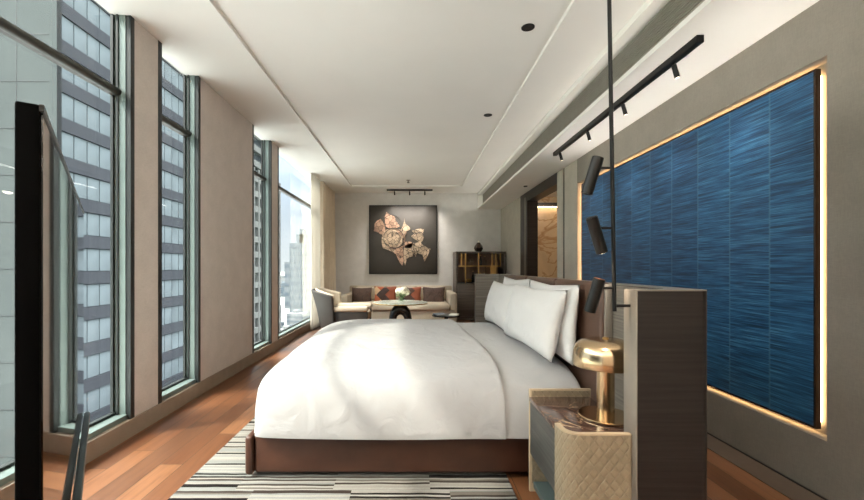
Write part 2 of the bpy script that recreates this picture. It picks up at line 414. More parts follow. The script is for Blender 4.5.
# bathroom beyond
struct(MB().box(2.29, 3.9, 9.0, 9.1, 0, 2.75), 'wall_bathroom_end', M['beige_marble'])
struct(MB().box(3.8, 3.9, 5.5, 9.0, 0, 2.75), 'wall_bathroom_side', M['beige_marble'])
struct(MB().box(2.29, 3.9, 5.4, 5.5, 0, 2.75), 'wall_bathroom_front', M['beige_marble'])
struct(MB().box(2.29, 3.9, 5.4, 9.1, 2.75, 2.85), 'ceiling_bathroom', M['ceiling'])
pl_ = bpy.data.lights.new('bathroom_fill', 'POINT'); pl_.energy = 6; pl_.color = (1, .86, .68); pl_.shadow_soft_size = .08  # added fill light to brighten the room beyond the doorway
po = link(bpy.data.objects.new('bathroom_fill', pl_)); po.location = (3.1, 7.4, 2.6)
struct(MB().box(2.29, 3.8, 8.86, 9.0, 2.52, 2.6), 'trim_4', M['dark_wood'])
struct(MB().box(2.35, 3.75, 8.92, 8.95, 2.505, 2.52), 'trim_5', M['led2'])

# left wall: windows and panels
WINS = [(-2.3, -.75), (-.6, 2.92), (3.24, 3.83), (5.12, 5.77), (6.07, 9.55)]
wl = MB(); edges = [YF] + [v for w in WINS for v in w] + [YB]
for a, b in zip(edges[0::2], edges[1::2]): wl.box(-2.135, XL, a, b, .124, ZC)
struct(wl, 'wall_left', M['wall_left'])
te = MB()
for a, b in WINS:
    te.box(-2.03, XL+.003, b-.035, b+.006, .124, ZC); te.box(-2.03, XL+.003, a-.04, a+.006, .124, ZC)
struct(te, 'trim_6', M['frame_dark'])
struct(MB().box(-2.135, XL+.012, YF, YB, 0, .124), 'baseboard_left', M['base'])
struct(MB().box(XL, XR, YB-.012, YB, 0, .1), 'baseboard_back', M['base'])
for i, (a, b) in enumerate(WINS):
    w = thing('window_%d' % (i+1), None, None, (-2.1, (a+b)/2, .124), kind='structure')
    f = MB().box(-2.078, -2.03, b-.04, b, .124, ZC).box(-2.078, -2.03, a, a+.04, .124, ZC)
    f.box(-2.118, -2.09, b-.032, b, .124, ZC).box(-2.118, -2.09, a, a+.032, .124, ZC)
    f.box(-2.13, -2.02, a, b, .124, .158)
    f.build('window_frame', M['frame'], w)
    g = MB().box(-2.09, -2.078, b-.05, b, .158, ZC).box(-2.09, -2.078, a, a+.05, .158, ZC)
    g.box(-2.13, -2.112, b-.05, b, .158, ZC).box(-2.13, -2.112, a, a+.05, .158, ZC).box(-2.13, -2.1, a, b, .158, .175)
    g.build('gasket', M['frame_dark'], w)
    r = MB(); r.cyl((-2.085, a, 2.435), (-2.085, b, 2.435), .028, seg=16); r.box(-2.13, -2.085, a, b, 2.41, 2.46)
    r.build('rail', M['rail'], w)
    MB().box(-2.126, -2.118, a, b, .16, ZC).build('glass_pane', M['glass'], w)

# curtains
def curtain(name, mat, label, y0, y1, x, amp, n, seed):
    rnd = random.Random(seed); ph = [rnd.uniform(0, 6.28) for _ in range(4)]
    def f(u, v):
        t = u*n*2*PI; k = .55+.45*(1-v)
        return Vector((x+amp*k*(math.sin(t+ph[0])+.35*math.sin(2.3*t*.5+ph[1])), y0+(y1-y0)*u+amp*.25*math.sin(t*2+ph[2]), .012+(ZC-.014)*v))
    o = MB().grid(f, n*12+1, 14).build(name, mat, ang=180)
    s = o.modifiers.new('s', 'SOLIDIFY'); s.thickness = .004
    return tag(o, label, 'curtain')
curtain('sheer_curtain', M['sheer'], 'white sheer floor length curtain hanging beside the far window', 7.72, 8.34, -1.93, .035, 6, 3)
curtain('drape', M['drape'], 'beige floor length drape gathered in the far left corner', 8.4, 9.72, -1.9, .07, 7, 5)

# ------------------------------------------------------------------ lights in the ceiling
SPOT = []; COVE = 6; PWASH = 2.6; UPW = 110
def spot_light(name, loc, target, power, angle, blend=.6, size=.04, col=(1,.93,.84), parent=None):
    l = bpy.data.lights.new(name, 'SPOT'); l.energy = power; l.spot_size = math.radians(angle); l.spot_blend = blend
    l.shadow_soft_size = size; l.color = col
    o = link(bpy.data.objects.new(name, l)); o.location = loc
    o.rotation_euler = (Vector(target)-Vector(loc)).to_track_quat('-Z', 'Y').to_euler()
    return o
DOWN = [((.868, 3.08), 'nearer'), ((.893, 4.86), 'farther'), ((.88, 1.25), None), ((.88, -.6), None), ((-1.0, -.6), None), ((-1.0, 1.0), None)]
def downlight(x, y, label):
    t = thing('downlight', label, 'light', (x, y, ZC+.03), group='black downlights in the ceiling')
    MB().lathe([(.05, -.004), (.05, 0), (.036, 0), (.034, -.004), (.05, -.004)], (x, y, ZC+.03), 32).build('trim_ring', M['black'], t)
    MB().lathe([(.036, -.001), (.028, -.0005), (0, -.0005)], (x, y, ZC+.03), 32).build('reflector', M['dark'], t)
    MB().lathe([(.018, -.0022), (.0, -.0022)], (x, y, ZC+.03), 20).build('bulb', M['gunmetal'], t)
for (xy, w) in DOWN:
    lab = {'nearer': 'round black recessed downlight near the top edge of the ceiling', 'farther': 'round black recessed downlight over the middle of the bed', None: 'round black recessed downlight in the ceiling behind the camera'}[w]
    downlight(*xy, lab)

# uplighter floor lamps added behind the camera as unseen fill light
def uplighter(x, y, label, power):
    t = thing('fill_lamp', label, 'lamp', (x, y, 0), group='added fill uplighters')
    MB().lathe([(0, 0), (.14, 0), (.14, .015), (.02, .022), (0, .022)], (x, y, 0), 32).build('base', M['black'], t)
    MB().lathe([(0, .022), (.013, .022), (.013, 1.72), (0, 1.72)], (x, y, 0), 16).build('pole', M['black'], t)
    MB().lathe([(0, 1.72), (.05, 1.73), (.15, 1.80), (.16, 1.84), (.152, 1.84), (.14, 1.805), (.045, 1.74), (0, 1.735)], (x, y, 0), 40).build('lamp_shade', M['brass_satin'], t)
    MB().sphere((x, y, 1.775), .03).build('bulb', M['lens'], t)
    spot_light('uplighter_fill', (x, y, 1.83), (x, y, 3), power, 165, .5, .08, (1,.93,.84))
uplighter(-1.35, -1.1, 'added brass bowl fill uplighter behind the camera on the window side', UPW)
uplighter(1.5, -1.1, 'added brass bowl fill uplighter behind the camera on the panel side', UPW*1.25)

# area light added behind the bulkhead lip to brighten ceiling and walls
al = bpy.data.lights.new('cove_fill', 'AREA'); al.shape = 'RECTANGLE'; al.size = YB-YF-.3; al.size_y = .035; al.energy = COVE; al.color = (1, .95, .88)
ao = link(bpy.data.objects.new('cove_fill', al)); ao.location = (1.625, (YB+YF)/2, ZS+.062)
zax = -Vector((-1, 0, .0)).normalized(); xax = Vector((0, 1, 0)); yax = zax.cross(xax)
ao.rotation_euler = Matrix((xax, yax, zax)).transposed().to_euler()

# sprinkler + smoke detector
t = thing('sprinkler', 'tiny metal sprinkler head in the ceiling in front of the far track light', 'sprinkler', (-.1, 8.5, ZC+.03))
MB().lathe([(0, 0), (.045, 0), (.045, -.006), (.014, -.01), (.012, -.05), (0, -.05)], (-.1, 8.5, ZC+.03), 20).build('body', M['trim'], t)
MB().lathe([(0, -.052), (.03, -.052), (.03, -.058), (0, -.058)], (-.1, 8.5, ZC+.03), 20).build('deflector', M['gunmetal'], t)
t = thing('sensor', 'small round dark sensor set in the bulkhead near the doorway', 'sensor', (1.93, 7.0, ZS))
MB().lathe([(0, 0), (.035, 0), (.03, -.015), (0, -.018)], (1.93, 7.0, ZS), 20).build('cap', M['gunmetal'], t)

# tracks
def track(label, p0, p1, drop, spots, tilt, L, r):
    """p0,p1: ends on the ceiling surface"""
    a = Vector(p0); b = Vector(p1); t = thing('track_light', label, 'light', (a+b)/2)
    d = (b-a); mb = MB()
    if abs(d.y) > abs(d.x): mb.box(a.x-.022, a.x+.022, min(a.y, b.y), max(a.y, b.y), a.z-drop, a.z, .003)
    else: mb.box(min(a.x, b.x), max(a.x, b.x), a.y-.022, a.y+.022, a.z-drop, a.z, .003)
    mb.build('rail', M['black'], t)
    for s in spots:
        p = a+d*s; top = p-Vector((0, 0, drop)); dirv = Vector(tilt).normalized()
        h = MB().cyl(top+Vector((0,0,.002)), top-Vector((0, 0, .03)), .007, seg=10)
        c0 = top-Vector((0, 0, .015)); h.cyl(c0, c0+dirv*L, r, seg=18)
        ho = h.build('spot_head', M['black'], t)
        MB().cyl(c0+dirv*(L+.0005), c0+dirv*(L-.004), r*.8, seg=18).build('lens', M['lens'], ho)
        yield c0+dirv*(L+.01), dirv
tilt = (.28, 0, -1)
for p, dv in track('long black track light on the ceiling bulkhead aimed at the blue panel', (1.72, 2.44, ZS), (1.72, 4.95, ZS), .045, [.1, .36, .63, .93], tilt, .085, .016):
    spot_light('track_beam', p, (2.15, p.y+.0, 1.35), 7, 80, 1, .03, (1,.92,.82))
for p, dv in track('short black track light with three spots in front of the artwork', (-.6, 9.35, ZC), (.45, 9.35, ZC), .035, [.17, .5, .83], (0, .15, -1), .085, .016):
    spot_light('track_beam', p, (p.x*.8, 9.85, 1.4), 18, 120, 1, .03, (1,.93,.86))

# ------------------------------------------------------------------ blue wall panel
t = thing('wall_panel', 'large blue straw marquetry panel with glowing edges set in the right wall', 'wall panel', (2.15, 3.7, .35))
py0, py1, pz0, pz1 = 2.19, 5.2, .347, 2.247
MB().box(2.15, 2.16, py0, py1, pz0, pz1).build('marquetry_face', M['blue'], t)
e = .012
MB().box(2.149, 2.178, py0-e, py0, pz0-e, pz1+e).box(2.149, 2.178, py1, py1+e, pz0-e, pz1+e).box(2.149, 2.178, py0, py1, pz0-e, pz0).box(2.149, 2.178, py0, py1, pz1, pz1+e).build('edge_frame', M['bronze'], t)
MB().box(2.16, RB, py0+.05, py1-.05, pz0+.05, pz1-.05).build('backing', M['dark'], t)
l = MB(); x0, x1 = 2.182, 2.194
l.box(x0, x1, py0+.0, py0+.02, pz0+.02, pz1-.02).box(x0, x1, py1-.02, py1, pz0+.02, pz1-.02).box(x0, x1, py0+.02, py1-.02, pz0, pz0+.02).box(x0, x1, py0+.02, py1-.02, pz1-.02, pz1)
l.build('led_strip', M['led'], t)

# ------------------------------------------------------------------ partition behind the bed
t = thing('partition', 'low dark wood partition wrapping around the head of the bed', 'partition', (1.07, 3.3, 0))
ZP = 1.108
def arc(cx, cy, r, a0, a1, n=8): return [(cx+r*math.cos(math.radians(a0+(a1-a0)*i/n)), cy+r*math.sin(math.radians(a0+(a1-a0)*i/n))) for i in range(n+1)]
def off(k, xr, yn, yf, xl_n, xl_f, ri):
    """U-shaped plan, inner side to the left"""
pl = [(.856, 1.555)] + arc(1.10, 1.595, .04, -90, 0) + arc(1.10, 5.06, .04, 0, 90) + [(.77, 5.10), (.77, 5.012)] \
   + arc(.96, 4.922, .09, 90, 0) + arc(.96, 1.733, .09, 0, -90) + [(.856, 1.643)]
MB().prism(pl, 0, ZP).build('shell', M['dark_wood'], t)
li = [(.77, 5.012)] + arc(.96, 4.922, .09, 90, 0) + arc(.96, 1.733, .09, 0, -90) + [(.856, 1.643), (.856, 1.649)] + arc(.954, 1.739, .09, -90, 0) + arc(.954, 4.916, .09, 0, 90) + [(.77, 5.006)]
MB().prism(li, 0, ZP-.004).build('ribbed_lining', M['ribbed'], t)
MB().box(.85, .856, 1.553, 1.647, 0, ZP+.001, .002).build('edge_trim', M['trim'], t)
MB().prism([(x*1.0, y) for x, y in pl], ZP, ZP+.004).build('top_edge', M['trim'], t)

MB().box(1.141, 1.165, 1.65, 5.0, 1.03, 1.045).build('fill_channel', M['black'], t)  # hidden strip and area light added behind the partition to brighten the bulkhead
MB().box(1.144, 1.162, 1.66, 4.99, 1.0455, 1.048).build('fill_strip', M['softled'], t)
al = bpy.data.lights.new('partition_fill', 'AREA'); al.shape = 'RECTANGLE'; al.size = .016; al.size_y = 3.3; al.energy = PWASH; al.spread = math.radians(46); al.color = (1, .94, .86)
ao = link(bpy.data.objects.new('partition_fill', al)); ao.location = (1.154, 3.32, 1.052); zax = -Vector((.56, 0, 1)).normalized(); yax = Vector((0, 1, 0)); ao.rotation_euler = Matrix((yax.cross(zax), yax, zax)).transposed().to_euler()

# ------------------------------------------------------------------ rug
o = single(MB().box(-1.255, .535, 1.42, 4.75, .001, .013, .004), 'rug', M['rug'], 'rug with broken black brown and cream stripes under the bed', 'rug')

# ------------------------------------------------------------------ bed
bed = thing('bed', 'king size bed with brown leather base and leather headboard', 'bed', (0, 3.33, .014))
MB().box(-.84, .86, 2.38, 4.3, .014, .05).build('plinth', M['dark'], bed)
MB().box(-.895, .935, 2.30, 4.36, .036, .31, .018, 3).build('base', M['leather_base'], bed)
MB().box(-.945, -.898, 2.285, 4.375, .03, .25, .018, 3).build('foot_rail', M['leather_base'], bed)
MB().box(-.82, .90, 2.38, 4.28, .312, .56, .06, 4).build('mattress', M['sheet'], bed)
for k in range(3):
    a = 2.14+k*(4.28-2.14)/3; b = 2.14+(k+1)*(4.28-2.14)/3
    MB().box(.985, 1.045, a+.002, b-.002, .1, 1.118, .022, 3).build('headboard_panel', M['leather'], bed)
MB().box(1.0, 1.043, 2.125, 2.14, .1, 1.112, .006, 2).build('headboard_edge', M['trim'], bed)

# shapes for cloth lying over the mattress
def interp(pts, t):
    for (a, *p), (b, *q) in zip(pts, pts[1:]):
        if t <= b: k = (t-a)/(b-a) if b > a else 0; return [x+(y-x)*k for x, y in zip(p, q)]
    return list(pts[-1][1:])
def smooth_path(raw, n):
    """raw: list of points (h, drop); returns n points evenly spaced after smoothing"""
    p = [Vector(q) for q in raw]
    for _ in range(3):
        q = [p[0]]
        for a, b in zip(p, p[1:]): q += [a*.75+b*.25, a*.25+b*.75]
        q.append(p[-1]); p = q
    d = [0]
    for a, b in zip(p, p[1:]): d.append(d[-1]+(b-a).length)
    out = []
    for i in range(n):
        s = d[-1]*i/(n-1); j = max(k for k in range(len(d)) if d[k] <= s+1e-9); j = min(j, len(p)-2)
        k = (s-d[j])/max(1e-9, d[j+1]-d[j]); out.append(p[j].lerp(p[j+1], k))
    return out
ZT = .668
ypath = smooth_path([(2.235, .408), (2.245, .31), (2.27, .215), (2.315, .14), (2.39, .085), (2.52, .045), (2.78, .019), (3.2, .002), (4.0, .003), (4.25, .02), (4.38, .08), (4.44, .2), (4.45, .40)], 64)
xleft = [(-.925, .408), (-.925, .30), (-.915, .19), (-.885, .12), (-.80, .07), (-.66, .03), (-.45, .006), (-.2, 0)]
def cloth(name, mat, raw_x, nx, lift, label, cat, fold=None, th=.02):
    xp = smooth_path(raw_x, nx)
    bm = MB()
    def f(u, v):
        px = xp[min(int(u*(nx-1)+.5), nx-1)]; py = ypath[min(int(v*63+.5), 63)]
        X, du = px; Y, dv = py
        d = min(.408, (du**2.4+dv**2.4)**(1/2.4)) if du > 0 and dv > 0 else max(du, dv)
        a = min(1, du/.2); b = min(1, dv/.2)
        X += .05*a*b*(1 if X < 0 else 0); Y += .05*a*b*(1 if Y < 3 else -1)*(1 if X < 0 else 0)
        s = (Y-2.3)/2.1
        if X < 0: X *= 1+.075*s
        else: X -= s*(.13 if fold else .05)*min(1, X/.3)
        z = max(ZT+lift-d, ZT-.408)
        n = noise.noise(Vector((X*2.2, Y*2.0, .3)))*.007+noise.noise(Vector((X*5, Y*4.5+z*3, 1.7)))*.0035
        wob = noise.noise(Vector((X*3.0, z*2, Y*2.4)))*.010*min(1, d/.15)
        return Vector((X-(wob if du > .1 else 0), Y-(wob if dv > .1 else 0), z+n*(1 if d < .39 else .4)))
    bm.grid(f, nx, 64)
    o = bm.build(name, mat, ang=180)
    s = o.modifiers.new('s', 'SOLIDIFY'); s.thickness = th; s.offset = 1; s2 = o.modifiers.new('b', 'BEVEL'); s2.width = .006; s2.segments = 2; s2.limit_method = 'ANGLE'; s2.angle_limit = 1.0
    return tag(o, label, cat)
cloth('bed_sheet', M['sheet'], [(.3, 0), (.4, 0), (.5, 0), (.62, 0), (.84, 0), (.915, .003), (.95, .025), (.962, .09), (.963, .2)], 30, -.026, 'white top sheet showing between the duvet edge and the pillows', 'sheet', th=.004)
cloth('duvet', M['linen'], xleft + [(.1, 0), (.35, 0), (.40, -.004), (.455, -.012), (.485, -.008), (.50, .008), (.503, .022)], 70, .0, 'thick white duvet spread over the bed and hanging down its side', 'duvet', fold=True, th=.016)

def pillow_mb(L, H, T, seed):
    rnd = random.Random(seed)
    def side(sg):
        def f(u, v):
            a = u*2-1; b = v*2-1
            pin = 1-.10*(1-abs(a))*(abs(b)**3) ; pin2 = 1-.07*(1-abs(b))*(abs(a)**3)
            x = a*L/2*pin2; z = b*H/2*pin
            e = max(0, (1-abs(a)**2.6))**.55*max(0, (1-abs(b)**2.6))**.55
            w = noise.noise(Vector((a*2.2+seed, b*2.2, sg*3.0+seed)))*.016*e
            return Vector((x, sg*(T/2*e*(1-.12*b))+w, z))
        return f
    m = MB(); m.grid(side(1), 29, 23); m.grid(side(-1), 29, 23)
    bmesh.ops.remove_doubles(m.bm, verts=m.bm.verts[:], dist=.0008)
    bmesh.ops.recalc_face_normals(m.bm, faces=m.bm.faces[:]); return m
PIL = [('near front white pillow leaning against the pillow behind it', .775, 2.36, 3.355, 13, .43, .17, .646, 1, 3),
       ('far front white pillow leaning in the front row', .775, 3.365, 4.30, 13, .42, .17, .646, 2, 2),
       ('near rear white pillow propped against the leather headboard', .905, 2.31, 3.28, 5, .46, .13, .640, 3, 0),
       ('far rear white pillow propped against the leather headboard', .905, 3.29, 4.22, 5, .465, .13, .640, 4, 0)]
for lab, x, y0, y1, lean, H, T, zb, sd, yaw in PIL:
    m = pillow_mb(y1-y0, H, T, sd)
    L_ = math.radians(lean)
    m.rot(Matrix.Translation((0, 0, H/2)))
    mm = Matrix.Translation((x, (y0+y1)/2, zb)) @ Matrix.Rotation(math.radians(yaw), 4, 'Z') @ Matrix.Rotation(L_, 4, 'Y') @ Matrix.Rotation(PI/2, 4, 'Z')
    o = m.build('pillow', M['pillow'], ang=180, world=False); o.matrix_basis = mm
    tag(o, lab, 'pillow', 'white pillows on the bed')

# ------------------------------------------------------------------ nightstand, lamp, reading light
ns = thing('nightstand', 'bedside cabinet with marble top and quilted leather side', 'nightstand', (.8, 1.9, 0))
np_out = [(.848, 1.583)] + [(.665, 1.583)] + arc(.66, 1.653, .07, -90, -180)[1:] + [(.59, 1.70)]
np_in = [(.612, 1.70)] + arc(.66, 1.653, .048, 180, 270) + [(.848, 1.605)]
MB().prism(np_out+np_in, .0, .545).build('quilted_side', M['quilt'], ns)
MB().prism([(x, y) for x, y in np_out]+np_in, .545, .551).build('side_piping', M['tan'], ns)
MB().box(.622, .846, 2.178, 2.196, 0, .548, .004).box(.846, .95, 2.178, 2.196, 0, .548).build('far_side', M['tan'], ns)
MB().box(.634, .94, 2.172, 2.179, .05, .54).build('far_lining', M['quilt'], ns)
MB().box(.618, .94, 1.66, 2.17, .488, .51, .004).box(.66, .848, 1.608, 1.66, .488, .51).build('marble_top', M['brown_marble'], ns)
d_ = MB().box(.622, .645, 1.70, 2.168, .21, .482, .003).build('drawer', M['drawer'], ns)
MB().box(.645, .94, 1.66, 2.168, .21, .486).build('carcass', M['dark'], ns)
MB().box(.64, .94, 1.66, 2.168, .03, .06).build('bottom_shelf', M['shelf'], ns)
MB().box(.90, .94, 1.66, 2.168, .06, .21).build('back_panel', M['dark'], ns)

lx, ly, lz = .885, 1.875, .511
la = thing('table_lamp', 'polished brass mushroom lamp on the marble nightstand', 'lamp', (lx, ly, lz))
MB().lathe([(0, 0), (.116, 0), (.12, .003), (.12, .009), (.116, .012), (.0, .012)], (lx, ly, lz), 56).build('base', M['brass'], la)
MB().lathe([(0, .0122), (.038, .0122), (.038, .27), (0, .27)], (lx, ly, lz), 40).build('stem', M['brass'], la)
sh = [(.136, .238), (.1405, .236), (.1425, .242), (.1425, .272), (.139, .305), (.128, .331), (.108, .348), (.075, .357), (.03, .360), (.0, .360)]
inn = [(0, .354), (.03, .354), (.074, .351), (.105, .342), (.124, .326), (.134, .303), (.137, .272), (.136, .238)]
MB().lathe(sh[1:]+inn[0:], (lx, ly, lz), 56).build('lamp_shade', M['brass'], la)
MB().lathe([(0, .360), (.014, .360), (.014, .364), (.010, .367), (0, .368)], (lx, ly, lz), 20).build('finial', M['brass_satin'], la)
MB().sphere((lx, ly, lz+.30), .028).build('bulb', M['glow'], la)

rl = thing('reading_light', 'slim black ceiling rod with three tilted cylinder spotlights beside the partition', 'light', (.76, 1.6, ZC))
rx0, rx1, ry = .79, .757, 1.6
def rodx(z): return rx0+(rx1-rx0)*(z-1.03)/(ZC-1.03)
MB().cyl((rx0, ry, 1.027), (rx1, ry, ZC+.03), .0078, seg=14).build('rod', M['black'], rl)
MB().lathe([(0, 0), (.05, 0), (.05, -.018), (0, -.018)], (rx1, ry, ZC+.03), 28).build('ceiling_plate', M['black'], rl)
MB().cyl((rx0, ry, 1.048), (.852, ry, 1.048), .006, seg=10).build('bracket', M['black'], rl)
HD = [((598, 157.5), (586.5, 194), 168, 0), ((591.5, 217.5), (602, 252.5), 228, 1), ((599.5, 279), (589.5, 311.5), 288, 2)]
for (a, b, ya, k) in HD:
    dd = 1.6; p0 = Vector(P(a[0], a[1], dd-.01)); p1 = Vector(P(b[0], b[1], dd+.01)); za = 1.2+(VY-ya)*dd/F
    axis = (p1-p0).normalized()
    h = MB().cyl(p0, p1, .0225, seg=28).build('spot_head', M['gunmetal'], rl)
    MB().cyl(p0-axis*.002, p0+axis*.001, .0195, seg=28).build('end_cap', M['copper'] if k == 2 else M['black'], h)
    MB().cyl(p1-axis*.001, p1+axis*.0015, .0175, seg=28).build('lens', M['lens'] if k == 1 else M['black'], h)
    pm = p0+(p1-p0)*((za-p0.z)/(p1.z-p0.z))
    MB().cyl((rodx(za), ry, za), (pm.x, pm.y, za), .005, seg=10).build('arm', M['black'], rl)
    if k == 1: spot_light('reading_beam', tuple(p1+axis*.012), tuple(p1+axis), 2.5, 70, .8, .02, (1,.8,.58))

# ------------------------------------------------------------------ television
tv = thing('television', 'thin television on a stand seen almost edge on at the left', 'television', (-.78, .93, 0))
q0 = Vector((-.436, .48, 0)); q1 = Vector((-1.146, 1.42, 0)); dx = (q1-q0).normalized(); nn = Vector((dx.y, -dx.x, 0))
if nn.x < 0: nn = -nn
W = (q1-q0).length; zb, zt = .695, 1.391
def tvpt(a, n, z): p = q0+dx*a+nn*n; return Vector((p.x, p.y, z))
def slab(a0, a1, n0, n1, z0, z1, bev=0):
    m = MB().box(a0, a1, n0, n1, z0, z1, bev)
    R = Matrix(((dx.x, nn.x, 0, q0.x), (dx.y, nn.y, 0, q0.y), (0, 0, 1, 0), (0, 0, 0, 1)))
    m.rot(R); bmesh.ops.recalc_face_normals(m.bm, faces=m.bm.faces[:]); return m
slab(0, W, -.024, -.002, zb, zt, .003).build('casing', M['tv'], tv)
slab(.008, W-.008, -.002, 0, zb+.008, zt-.008).build('screen', M['screen'], tv)
slab(0, W, -.003, .0015, zt-.008, zt).build('bezel', M['gunmetal'], tv)
slab(.1, W-.0, .001, .017, zb-.03, zb+.0, .003).build('speaker_bar', M['bar'], tv)
slab(W/2-.03, W/2+.03, -.086, -.026, .02, zb+.2, .01).build('post', M['bar'], tv)
slab(W/2-.26, W/2+.26, -.24, .05, 0, .02, .006).build('stand_base', M['bar'], tv)

# ------------------------------------------------------------------ lounge at the back
# artwork
t = thing('artwork', 'square dark picture with a gold flower relief on the back wall', 'picture', (-.24, YB, 1.03))
ax0, ax1, az0, az1 = -1.055, .58, 1.03, 2.685
MB().box(ax0, ax1, YB-.04, YB-.001, az0, az1, .004).build('canvas', M['canvas'], t)
b = MB(); e = .022
for q in ((ax0, ax0+e, az0, az1), (ax1-e, ax1, az0, az1), (ax0+e, ax1-e, az0, az0+e), (ax0+e, ax1-e, az1-e, az1)): b.box(q[0], q[1], YB-.05, YB-.001, q[2], q[3])
b.build('frame', M['black'], t)
def U(px, py): return (ax0+(px-26)/(452-26)*(ax1-ax0), az1-(py-36)/(460-36)*(az1-az0))
PET = [([(120,110),(135,78),(160,95),(185,105),(190,130),(220,165),(185,180),(150,178),(125,160)], 1),
       ([(60,150),(98,120),(120,150),(128,180),(112,215),(85,205),(55,195)], 1),
       ([(235,165),(248,115),(258,155),(285,182),(262,195),(240,215),(225,190)], 0),
       ([(130,185),(180,182),(225,185),(240,225),(235,275),(200,300),(160,295),(125,265),(105,240),(110,210)], 0),
       ([(185,180),(235,185),(262,202),(252,240),(242,275),(236,230)], 1),
       ([(240,290),(252,262),(300,266),(292,300),(250,302)], 1), ([(150,292),(202,300),(216,345),(185,332)], 1), ([(300,268),(345,262),(352,290),(318,300)], 0),
       ([(105,245),(125,270),(160,298),(190,310),(175,325),(140,310),(112,300)], 0),
       ([(290,190),(330,182),(370,185),(368,235),(345,270),(320,250),(288,225),(310,210)], 0),
       ([(200,305),(235,285),(242,345),(236,410),(215,385),(195,340)], 1),
       ([(248,285),(290,268),(310,290),(300,350),(262,365),(252,408),(244,360)], 0),
       ([(315,285),(350,270),(380,290),(412,305),(400,330),(372,388),(360,340),(330,330),(318,355),(305,320)], 0)]
for i, (pp, c) in enumerate(PET):
    pts = [U(*p) for p in pp]; cx = sum(p[0] for p in pts)/len(pts); cz = sum(p[1] for p in pts)/len(pts)
    fine = []
    rr = random.Random(i)
    for (a, bq) in zip(pts, pts[1:]+pts[:1]):
        fine += [a, ((a[0]+bq[0])/2+rr.uniform(-.018, .018), (a[1]+bq[1])/2+rr.uniform(-.018, .018))]
    MB().prism(fine, YB-.055-.003*(i % 3), YB-.039, 'y').build('gilded_petal', M['gold2' if c else 'gold'], t)
ln = MB()
for (cx, cy, r, a0, a1) in ((180,240,62,0,360), (180,240,40,0,360), (310,255,66,60,350), (340,250,45,0,300), (170,150,55,180,340), (350,320,40,20,200)):
    pts = []
    for k in range(25):
        a = math.radians(a0+(a1-a0)*k/24); u, w = U(cx+r*math.cos(a), cy+r*math.sin(a)); pts.append((u, YB-.066, w))
    ln.tube(pts, .006, 6)
ln.build('dark_inlay', M['canvas'], t)

# sofa
sf = thing('sofa', 'long cream sofa along the back wall under the picture', 'sofa', (-.3, 9.1, 0))
sx0, sx1 = -1.5, .92
MB().box(sx0+.03, sx1-.03, 8.42, 9.72, .05, .30, .02).build('base', M['sofa'], sf)
for k in range(2):
    a = sx0+.16+k*(sx1-sx0-.32)/2; bq = a+(sx1-sx0-.32)/2
    MB().box(a+.004, bq-.004, 8.36, 9.4, .302, .44, .045, 3).build('seat_cushion', M['cream'], sf)
for k in range(3):
    a = sx0+.16+k*(sx1-sx0-.32)/3; bq = a+(sx1-sx0-.32)/3
    MB().box(a+.004, bq-.004, 9.38, 9.62, .442, .74, .05, 3).build('back_cushion', M['cream'], sf)
MB().box(sx0, sx1, 9.62, 9.76, .05, .76, .03).build('back', M['sofa'], sf)
MB().box(sx0, sx0+.155, 8.45, 9.62, .05, .62, .04, 3).build('arm', M['sofa'], sf)
MB().box(sx1-.155, sx1, 8.45, 9.62, .05, .66, .04, 3).build('arm', M['sofa'], sf)
for x in (sx0+.1, sx1-.1):
    for y in (8.5, 9.65): MB().cyl((x, y, 0), (x, y, .05), .025).build('foot', M['black'], sf)
def cushion(px0, px1, py0, py1, d, mat, label, yaw, sd, tw=0):
    a = P(px0, py1, d); c = P(px1, py0, d); L = c[0]-a[0]; H = c[2]-a[2]
    m = pillow_mb(L*1.04, H*1.04, .15, sd)
    mm = Matrix.Translation(((a[0]+c[0])/2, d, (a[2]+c[2])/2)) @ Matrix.Rotation(math.radians(yaw), 4, 'Z') @ Matrix.Rotation(math.radians(-14), 4, 'X') @ Matrix.Rotation(math.radians(tw), 4, 'Y')
    o = m.build('cushion', mat, ang=180, world=False); o.matrix_basis = mm
    tag(o, label, 'cushion', 'scatter cushions on the sofa')
cushion(352, 371.5, 287.5, 304.5, 9.05, M['cush'], 'dark patterned cushion at the left end of the sofa', 4, 11)
cushion(374.5, 396, 286.5, 304, 9.12, M['geo'], 'orange and cream geometric cushion left of the flowers', 0, 12)
cushion(400, 421, 287, 304, 9.12, M['geo2'], 'dark brown and rust cushion right of the flowers', 0, 13)
cushion(423, 444.5, 287, 306, 9.0, M['cush'], 'dark patterned cushion against the right arm of the sofa', -6, 14)

# armchair facing the table
ac = thing('armchair', 'armchair with brown satin shell and cream arms by the curtain', 'armchair', (-1.2, 7.3, 0))
def shell(u, v):
    a = math.radians(-78+156*u)      # around the back, centre pointing to -x
    h = .14+(.62)*v
    hi = (math.cos(a)*.5+.5)**.6
    z = .14+(.30+.36*hi)*v
    r = .40+.05*v*v
    return Vector((-1.25-r*math.cos(a)*(1+.26*v)+.0, 7.3+.40*math.sin(a)*(1+.03*v), z))
o = MB().grid(shell, 25, 10).build('back_shell', M['brown_sat'], ac, ang=180)
s = o.modifiers.new('s', 'SOLIDIFY'); s.thickness = .05; s.offset = -1; bv = o.modifiers.new('b', 'BEVEL'); bv.width = .015; bv.segments = 3; bv.limit_method = 'ANGLE'; bv.angle_limit = 1
def inner(u, v):
    p = shell(u, .35+.66*v); c = Vector((-1.25, 7.3, p.z)); return c+(p-c)*.86+Vector((0, 0, .012))
o = MB().grid(inner, 25, 8).build('back_padding', M['cream'], ac, ang=180)
s = o.modifiers.new('s', 'SOLIDIFY'); s.thickness = .03
